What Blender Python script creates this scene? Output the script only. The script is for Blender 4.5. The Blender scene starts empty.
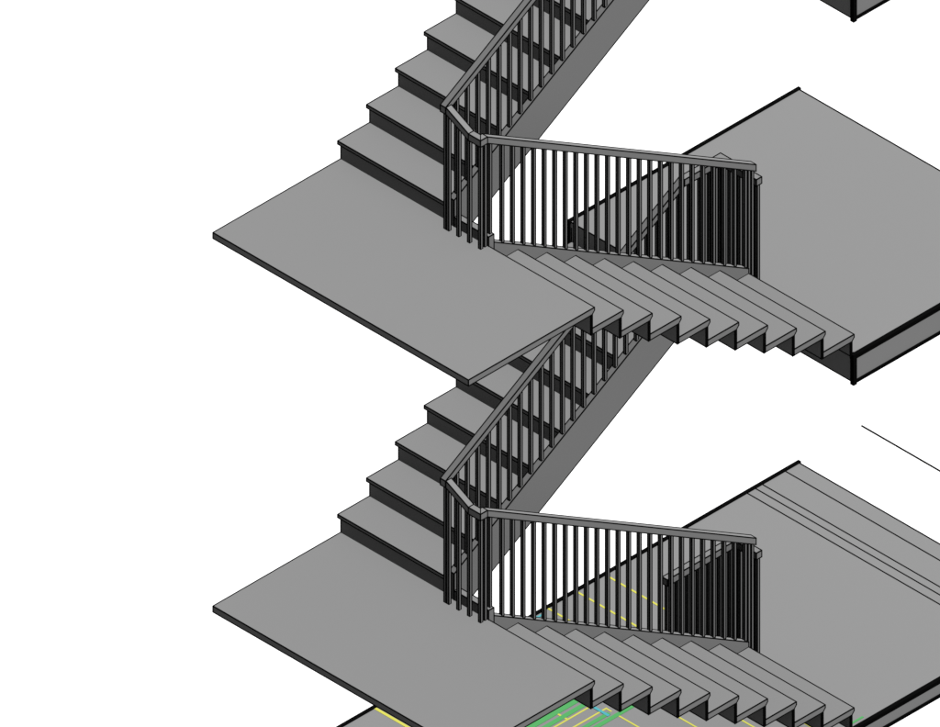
import bpy, math
from mathutils import Vector

S = 1.0 / 119.0          # plan unit -> metres (one storey = 3.14 m)
C30 = math.sqrt(3) / 2
sc = bpy.context.scene

# ------------------------------------------------------------------ camera
# true isometric (orthographic) view from +X, -Y, +Z
cam_d = bpy.data.cameras.new("camera")
cam_d.type = 'ORTHO'
cam_d.ortho_scale = 940 * math.sqrt(2 / 3) * S
cam_d.clip_start = 0.1
cam_d.clip_end = 200
cam = bpy.data.objects.new("camera", cam_d)
sc.collection.objects.link(cam)
VX, VY = 213.0, 232.6     # picture position of the upper landing's far left corner
su = (470 - VX) / C30
di = 2 * (363.5 - VY)
aim = Vector(((su + di) / 2, (su - di) / 2, 0)) * S
dirv = Vector((1, -1, 1)).normalized()
cam.location = aim + dirv * 40
cam.rotation_euler = (-dirv).to_track_quat('-Z', 'Y').to_euler()
sc.camera = cam

# ------------------------------------------------------------------ light
w = bpy.data.worlds.new("World")
sc.world = w
w.use_nodes = True
bg = w.node_tree.nodes["Background"]
bg.inputs[0].default_value = (1, 1, 1, 1)
bg.inputs[1].default_value = 1.45
sun_d = bpy.data.lights.new("sun", 'SUN')
sun_d.energy = 34.5
sun_d.angle = math.radians(0.5)
sun_d.use_shadow = False
sun = bpy.data.objects.new("sun", sun_d)
sun_dir = Vector((0.376, 0.497, 0.782))
sun.rotation_euler = sun_dir.to_track_quat('Z', 'Y').to_euler()
sc.collection.objects.link(sun)
sc.view_settings.view_transform = 'Standard'
sc.view_settings.look = 'None'
sc.view_settings.exposure = 0
sc.view_settings.gamma = 1

# ------------------------------------------------------------------ materials
def mat(name, col, var=0.0):
    m = bpy.data.materials.new(name)
    m.use_nodes = True
    nt = m.node_tree
    b = nt.nodes["Principled BSDF"]
    b.inputs["Roughness"].default_value = 1
    b.inputs["Specular IOR Level"].default_value = 0
    b.inputs["Base Color"].default_value = (*col, 1)
    if var:
        tc = nt.nodes.new("ShaderNodeTexCoord")
        nz = nt.nodes.new("ShaderNodeTexNoise")
        nz.inputs["Scale"].default_value = 6
        nz.inputs["Detail"].default_value = 6
        mx = nt.nodes.new("ShaderNodeMix")
        mx.data_type = 'RGBA'
        mx.inputs["A"].default_value = (*[c * (1 - var) for c in col], 1)
        mx.inputs["B"].default_value = (*[c * (1 + var) for c in col], 1)
        nt.links.new(tc.outputs["Object"], nz.inputs["Vector"])
        nt.links.new(nz.outputs["Fac"], mx.inputs["Factor"])
        nt.links.new(mx.outputs["Result"], b.inputs["Base Color"])
    return m

M_STAIR = mat("stair_grey", (0.0315,) * 3, 0.002)
M_SLAB = mat("slab_grey", (0.0345,) * 3, 0.002)
M_RAIL = mat("rail_grey", (0.0325,) * 3, 0.002)
M_BLACK = mat("black_line", (0.0005,) * 3)
M_YEL = mat("yellow_line", (0.084, 0.082, 0.014))
M_GRN = mat("green_line", (0.013, 0.053, 0.017))
M_CYA = mat("cyan_line", (0.012, 0.055, 0.062))
M_RED = mat("red_line", (0.03, 0.001, 0.002))

LW = 0.86                # width of a drawn edge

class Part:
    """collects faces (slot 0 = body, slot 1 = black edges) for ONE mesh"""
    def __init__(s):
        s.v, s.f, s.m = [], [], []
    def poly(s, verts, faces, mi=0):
        n = len(s.v)
        s.v += [tuple(p) for p in verts]
        for f in faces:
            s.f.append(tuple(n + i for i in f))
            s.m.append(mi)
    def bar(s, a, b, w=LW, mi=1, ext=True, w2=None):
        """square black bead along the edge a-b"""
        a, b = Vector(a), Vector(b)
        d = b - a
        if d.length < 1e-6:
            return
        d.normalize()
        if abs(d.z) > 0.999:
            u = Vector((1, 0, 0))
        else:
            u = d.cross(Vector((0, 0, 1))).normalized()
        t = d.cross(u).normalized()
        h = w / 2
        g = (w2 if w2 is not None else w) / 2
        if ext:
            a = a - d * h
            b = b + d * h
        vs = [p + u * x * h + t * y * g for p in (a, b) for x, y in ((-1, -1), (1, -1), (1, 1), (-1, 1))]
        s.poly(vs, [(0, 3, 2, 1), (4, 5, 6, 7), (0, 1, 5, 4), (1, 2, 6, 5), (2, 3, 7, 6), (3, 0, 4, 7)], mi)
    def hexa(s, q0, q1, lines=True, w=LW):
        """solid between two quads with matching corners"""
        s.poly(list(q0) + list(q1), [(3, 2, 1, 0), (4, 5, 6, 7), (0, 1, 5, 4), (1, 2, 6, 5), (2, 3, 7, 6), (3, 0, 4, 7)])
        if lines:
            for i in range(4):
                s.bar(q0[i], q0[(i + 1) % 4], w)
                s.bar(q1[i], q1[(i + 1) % 4], w)
                s.bar(q0[i], q1[i], w)
    def box(s, x0, x1, y0, y1, z0, z1, lines=True, w=LW):
        s.hexa([(x0, y0, z0), (x1, y0, z0), (x1, y1, z0), (x0, y1, z0)],
               [(x0, y0, z1), (x1, y0, z1), (x1, y1, z1), (x0, y1, z1)], lines, w)
    def prism_x(s, prof, x0, x1, lines=(), w=LW):
        """YZ profile extruded along X; lines = indices of profile corners drawn along X,
        plus the outline of both ends"""
        n = len(prof)
        s.poly([(x0, y, z) for y, z in prof] + [(x1, y, z) for y, z in prof],
               [tuple(range(n - 1, -1, -1)), tuple(range(n, 2 * n))] +
               [(i, (i + 1) % n, n + (i + 1) % n, n + i) for i in range(n)])
        for i in lines:
            s.bar((x0, *prof[i]), (x1, *prof[i]), w)
    def end_outline(s, prof, x, skip=(), w=LW):
        n = len(prof)
        for i in range(n):
            if i not in skip:
                s.bar((x, *prof[i]), (x, *prof[(i + 1) % n]), w)
    def prism_z(s, plan, z0, z1):
        n = len(plan)
        s.poly([(x, y, z0) for x, y in plan] + [(x, y, z1) for x, y in plan],
               [tuple(range(n - 1, -1, -1)), tuple(range(n, 2 * n))] +
               [(i, (i + 1) % n, n + (i + 1) % n, n + i) for i in range(n)])
    def build(s, name, m, parent=None, label=None):
        me = bpy.data.meshes.new(name)
        me.from_pydata([(x * S, y * S, z * S) for x, y, z in s.v], [], s.f)
        me.materials.append(m)
        me.materials.append(M_BLACK)
        for p, i in zip(me.polygons, s.m):
            p.material_index = i
        me.update()
        import bmesh
        bm = bmesh.new()
        bm.from_mesh(me)
        bmesh.ops.recalc_face_normals(bm, faces=bm.faces)
        bm.to_mesh(me)
        bm.free()
        o = bpy.data.objects.new(name, me)
        sc.collection.objects.link(o)
        if parent:
            o.parent = parent
        if label:
            o["label"] = label
        return o

def tag(o, label=None, cat=None, group=None, kind=None):
    for k, v in (("label", label), ("category", cat), ("group", group), ("kind", kind)):
        if v:
            o[k] = v
    return o

def empty(name, loc=(0, 0, 0)):
    o = bpy.data.objects.new(name, None)
    o.empty_display_size = 0.2
    o.location = Vector(loc) * S
    sc.collection.objects.link(o)
    return o

def copy_tree(o, loc=None):
    c = o.copy()
    sc.collection.objects.link(c)
    if loc is not None:
        c.location = Vector(loc) * S
    for ch in list(o.children):
        k = ch.copy()
        sc.collection.objects.link(k)
        k.parent = c
        for g in list(ch.children):
            q = g.copy()
            sc.collection.objects.link(q)
            q.parent = k
    return c

# ------------------------------------------------------------------ dimensions
R = 19.66                 # riser
G = 33.31                 # going
ST = 373.5                # storey
T = 5.8                   # tread / landing thickness
XI, XO = 127.5, 133.5     # stringer of the rising flight
XD, XE = 167.3, 173.3     # stringer of the descending flight
XR = 295.0                # open right edge
SLOPE = R / G
FZ = -10 * R              # floor below a landing
FT = 26.5                 # slab thickness

# ------------------------------------------------------------------ floors
X0, X1, YB = -2.0, 296.0, 678.0
def bold_edges(p, plan_left_y, right_y, z0, z1):
    p.bar((X0, plan_left_y, z1), (X0, YB, z1), 3.1)
    p.bar((X1, right_y, z1 - 1.0), (X1, YB, z1 - 1.0), 4.0)
    p.bar((X1, right_y, z0), (X1, YB, z0), 2.9)
    p.bar((X0, YB, z1), (X1, YB, z1), 1.1)

def upper_slab(z_off, th):
    t = empty('floor_slab', (X0, 413.7, FZ + z_off))
    p = Part()
    ys, yr = 413.7, 443.2
    p.prism_z([(X0, ys), (150, ys), (150, yr), (X1, yr), (X1, YB), (X0, YB)], -th, 0)
    p.v = [(x, y, z) for x, y, z in p.v]
    bold_edges(p, ys, yr, -th, 0)
    p.bar((X1 + .3, yr + .2, -th), (X1 + .3, yr + .2, 0), 4.0)
    p.bar((X0, ys, -th + 1), (X0, ys, 0), 2.2)
    p.bar((X0, ys, 0), (150, ys, 0), LW)
    p.bar((X0, ys, -th), (150, ys, -th), LW)
    p.bar((150, ys, 0), (150, yr, 0), LW)
    p.bar((150, yr, 0), (X1, yr, 0), LW)
    p.bar((150, yr, -th), (X1, yr, -th), LW)
    p.v = [(x - X0, y - 413.7, z) for x, y, z in p.v]
    p.build('slab', M_SLAB, t)
    return t

s = upper_slab(0, FT)
tag(s, "grey upper floor slab with thick black cut edges in the right half of the picture", "floor slab",
    "upper floor slabs")
s = upper_slab(ST, 36.8)
tag(s, "corner of the topmost floor slab, only its black underside corner showing at the top right edge",
    "floor slab", "upper floor slabs")

ground = empty('floor', (0, 0, FZ - ST))
tag(ground, kind='structure')
p = Part()
GY = -260.0
p.prism_z([(X0, GY), (X1, GY), (X1, YB), (X0, YB)], -16, 0)
bold_edges(p, GY, GY, -16, 0)
p.bar((X0, GY, -16), (X0, YB, -16), 1.0)
p.bar((X0, GY, -16), (X1, GY, -16), 1.0)
p.bar((X0, GY, 0), (X1, GY, 0), 1.9)
for y in (661.8, 635.3, 627.3, 617.8):
    p.bar((X0, y, 0), (X1, y, 0), 1.15, ext=False, w2=0.6)
p.build('slab', M_SLAB, ground)

def strips(name, m, rects, z, label):
    p = Part()
    for x0, x1, y0, y1 in rects:
        p.box(x0, x1, y0, y1, 0.02, z, lines=False)
    return p.build(name, m, ground, label)

yy = [187.7 + G * k for k in range(9)]
rects = [(-1, 121.5, y - 1.0, y + 1.0) for y in yy if abs(y - 187.7) > 1 and y < 457]
rects += [(-3, 121.5, 186.4, 189.3)]
rects += [(145 if y < 330 else 173, 293, y - .85, y + .85) for y in yy if y > 300 and y < 425]
rects += [(121.0, 122.6, 150, 314), (132.1, 133.7, 150, 322), (133.7, 139, 320.2, 321.8)]
strips('line_marking', M_YEL, rects, 0.30, "thin yellow plan lines")
strips('line_marking', M_GRN,
       [(105.4, 110.8, 150, 318), (114.2, 118.8, 150, 318), (137.4, 141.4, 150, 318),
        (143.6, 147.9, 150, 345), (288.6, 290.6, 446, 461)], 0.45, "green plan bands")
strips('line_marking', M_CYA, [(124, 142, 313.6, 316.4), (0, 8, 371, 373), (1.5, 3.2, 364, 381), (4.5, 6, 364, 378)], 0.60,
       "cyan plan marks")
strips('line_marking', M_RED, [(-1, 1.2, 366, 370)], 0.60, "dark red plan tick")

p = Part()
p.bar((0, 0, 0), (420, 0, 0), 1.05, mi=0)
o = p.build('boundary_line', M_BLACK)
o.location = Vector((-2, 751.4, FZ - ST)) * S
tag(o, "thin black straight line lying alone on the white ground at the right edge", "line")

# ------------------------------------------------------------------ landing
def make_landing():
    t = empty('landing')
    p = Part()
    # left strip runs under the first riser, right strip ends in a nosing
    p.prism_z([(0, 0), (150, 0), (150, 147.4), (0, 147.4)], -T, 0)
    prof = [(0, -T), (142.6, -T), (145.4, -2.6), (145.4, 0), (0, 0)]
    p.prism_x(prof, 150, XR)
    for a, b in (((0, 0, 0), (XR, 0, 0)), ((0, 0, -T), (XR, 0, -T)), ((0, 0, 0), (0, 147.4, 0)),
                 ((0, 0, -T), (0, 147.4, -T)), ((0, 0, -T), (0, 0, 0)), ((XR, 0, -T), (XR, 0, 0)),
                 ((XE, 145.4, 0), (XR, 145.4, 0)), ((XE, 145.4, -2.6), (XR, 145.4, -2.6))):
        p.bar(a, b)
    p.end_outline(prof, XR)
    p.build('platform', M_STAIR, t)
    k = Part()
    k.box(XO + .1, XE, 145, 151, -T + .1, 9.7)
    k.build('kerb', M_STAIR, t)
    return t

# ------------------------------------------------------------------ flights
def make_flight_up():
    """8 treads / 9 risers rising towards +Y on the left; origin at landing level"""
    t = empty('stair_flight')
    for k in range(9):
        z = R * (k + 1)
        yr = 147.3 + G * k
        p = Part()
        p.box(0.4, XI + .5, yr, yr + 1.5, z - R - (T if k else T - .1) + .05, z - T, lines=False)
        p.bar((0.4, yr, z - R), (0.4, yr, z - T))
        p.build('riser', M_STAIR, t)
        if k < 8:
            prof = [(yr - .0, z - T), (yr - 3.3, z - 3.0), (yr - 3.3, z), (yr + G + 1.4, z), (yr + G + 1.4, z - T)]
            p = Part()
            p.prism_x(prof, 0, XI + .5, lines=(0, 1, 2))
            p.end_outline(prof, 0)
            p.build('tread', M_STAIR, t)
    # stringer
    y0, y1 = 145.0, 413.6
    zt = lambda y: 26.4 + (y - 145) * SLOPE
    zb = lambda y: zt(y) - 44.6
    yb = 145 + (44.6 - 26.4 - T) / SLOPE
    zc = 9 * R
    ytop = 145 + (zc + 3 - 26.4) / SLOPE
    prof = [(y0, -T), (yb, -T), (y1, zb(y1)), (y1, zc + 3), (min(ytop, y1), zc + 3 if ytop < y1 else zt(y1)), (y0, zt(y0))]
    p = Part()
    p.prism_x(prof, XI, XO, lines=range(6))
    p.end_outline(prof, XI)
    p.end_outline(prof, XO)
    p.build('stringer', M_STAIR, t)
    return t

def make_flight_down():
    """9 treads / 10 risers falling towards +Y on the right"""
    t = empty('stair_flight')
    for k in range(10):
        z = -R * k
        yf = 142.7 + G * k        # visible (+Y) face of the riser
        p = Part()
        zb = z - R - T if k < 9 else z - R
        p.box(XD + 3, XR, yf - 1.4, yf, zb, z - T, lines=False)
        for y in (yf - 1.4, yf):
            p.bar((XR, y, zb), (XR, y, z - T), 1.1)
        p.bar((XD + 3, yf - 1.4, zb), (XR, yf - 1.4, zb))
        p.build('riser', M_STAIR, t)
        if k < 9:
            z1 = z - R
            yn = yf + G
            prof = [(yf, z1 - T), (yn, z1 - T), (yn + 2.7, z1 - 2.6), (yn + 2.7, z1), (yf, z1)]
            p = Part()
            p.prism_x(prof, XD + 3, XR, lines=(2, 3))
            p.end_outline(prof, XR)
            p.bar((XE, yf, z1), (XE, yn + 2.7, z1))
            p.build('tread', M_STAIR, t)
    y0, y1 = 151.0, 445.2
    zt = lambda y: 1.7 - (y - 151) * SLOPE
    prof = [(y0, zt(y0) - 44.6), (151 + (10 * R + 1.7 - 44.6) / SLOPE, -10 * R + .05), (y1, -10 * R + .05), (y1, zt(y1)), (y0, zt(y0))]
    p = Part()
    p.prism_x(prof, XD, XE, lines=range(5))
    p.end_outline(prof, XD)
    p.end_outline(prof, XE)
    p.build('stringer', M_STAIR, t)
    return t

# ------------------------------------------------------------------ railings
RW, RH = 6.0, 6.3
def sweep(p, path, plain=()):
    rings = []
    n = len(path)
    for i, P in enumerate(path):
        P = Vector(P)
        ds = []
        if i > 0:
            d = P - Vector(path[i - 1]); d.z = 0; ds.append(d.normalized())
        if i < n - 1:
            d = Vector(path[i + 1]) - P; d.z = 0; ds.append(d.normalized())
        nn = [Vector((-d.y, d.x, 0)) for d in ds]
        m = sum(nn, Vector()).normalized()
        k = RW / 2 / max(0.3, m.dot(nn[0]))
        a, b = P + m * k, P - m * k
        dn = Vector((0, 0, -RH))
        rings.append([a, b, b + dn, a + dn])
    vs = [v for r in rings for v in r]
    fs = []
    for i in range(n - 1):
        o = 4 * i
        fs += [(o + j, o + (j + 1) % 4, o + 4 + (j + 1) % 4, o + 4 + j) for j in range(4)]
    fs += [(3, 2, 1, 0), tuple(4 * (n - 1) + j for j in range(4))]
    p.poly(vs, fs)
    for i, r in enumerate(rings):
        for j in range(4):
            if i not in plain:
                p.bar(r[j], r[(j + 1) % 4])
            if i < n - 1:
                p.bar(r[j], rings[i + 1][j])

BW = 2.4
def baluster(t, x, y, z0, z1, wx=BW, wy=BW):
    p = Part()
    p.box(-wx / 2, wx / 2, -wy / 2, wy / 2, 0, z1 - z0, w=0.84)
    o = p.build('baluster', M_RAIL, t)
    o.location = Vector((x, y, z0)) * S
    return o

CX, CD = 130.5, 170.4     # rail centre lines
def interp(y, y0, z0, y1, z1):
    return z0 + (z1 - z0) * (y - y0) / (y1 - y0)

def make_railing():
    t = empty('stair_railing')
    p = Part()
    ZL = 110.6
    ztop = 9 * R + ZL
    sweep(p, [(175, 455.5, ztop), (CX, 455.5, ztop), (CX, 411, ztop), (CX, 135.1, 124)], (1,))
    sweep(p, [(XO, 138.5, 124), (159.5, 138.5, ZL), (CD, 138.5, ZL), (CD, 143.5, ZL), (CD, 453.6, -72.2)])
    p.build('handrail', M_RAIL, t)
    Y0, DY = 150.9, 12.2
    # rising side
    for k in range(25):
        y = Y0 + DY * k
        if y < 411:
            zr = interp(y, 135.1, 124, 411, ztop) - RH
            baluster(t, CX, y, 26.4 + (y - 145) * SLOPE, zr - .1)
        else:
            baluster(t, CX, y, 9 * R, ztop - RH)
            if y > 430 and y < 450:
                baluster(t, CX, y + 6.1, 9 * R, ztop - RH)
    for x in (CX, CX + 5.6, CX + 11.2, CX + 16.8, CX + 22.4, CX + 28, CX + 33.6, CX + 39.2, CX + 42.6):
        baluster(t, x, 455.5, 9 * R, ztop - RH)
    # landing
    baluster(t, 130.4, 138.7, 0, 118.6)
    baluster(t, 133.6, 138.7, 0, 118.2)
    for x in (145.2, 157.6, 170.3):
        zz = interp(min(x, 159.5), XO, 124, 159.5, ZL)
        baluster(t, x, 138.7, 0, zz - RH)
    baluster(t, 170.3, 143.4, 0, ZL - RH)
    # descending side
    for k in range(25):
        y = Y0 + DY * k
        if y > 445:
            break
        zr = interp(y, 143.5, ZL, 453.6, -72.2) - RH
        base = 9.7 if k == 0 else 1.7 - (y - 151) * SLOPE
        baluster(t, CD - (.6 if k == 0 else 0), y - (1.3 if k == 0 else 0), base, zr)
    baluster(t, CD, 447.6, -10 * R, interp(447.6, 143.5, ZL, 453.6, -72.2) - RH)
    baluster(t, CD, 451.4, -10 * R, interp(451.4, 143.5, ZL, 453.6, -72.2) - RH)
    return t

def make_guard():
    t = empty('guard_railing')
    p = Part()
    z = 110.6
    sweep(p, [(175, 455.5, z), (147.3, 455.5, z), (147.3, 374.5, z)], (1,))
    p.build('handrail', M_RAIL, t)
    y = 377.0
    while y < 453:
        baluster(t, 147.3, y, 0, z - RH)
        y += 6.1
    for x in (147.3, 153.2, 159.1, 165, 169.6, 173.2):
        baluster(t, x, 455.5, 0, z - RH)
    return t

land = make_landing()
up = make_flight_up()
dn = make_flight_down()
rail = make_railing()
tag(land, "broad grey upper landing with its whole front corner in view, halfway up the picture", "landing", "stair landings")
tag(up, "grey flight of steps rising from the upper landing out of the picture's top", "stair flight", "flights rising from the landings")
tag(dn, "sawtooth flight of grey steps falling right from the upper landing", "stair flight", "flights falling from the landings")
tag(rail, "upper dark railing with close upright balusters, turning on the upper landing", "railing", "stair railings")
for o, l in ((land, "broad grey lower landing whose front corner is cut off by the bottom of the picture"),
             (up, "lower flight of grey steps rising from the lower landing and passing under the upper landing"),
             (dn, "sawtooth flight of grey steps falling over the yellow and green floor lines"),
             (rail, "lower dark railing with close upright balusters, turning on the lower landing")):
    c = copy_tree(o, (0, 0, -ST))
    c["label"] = l
g = make_guard()
g.location = Vector((0, 0, FZ - ST)) * S
tag(g, "short level dark guard railing on the ground floor behind the lower sloping railing", "railing")
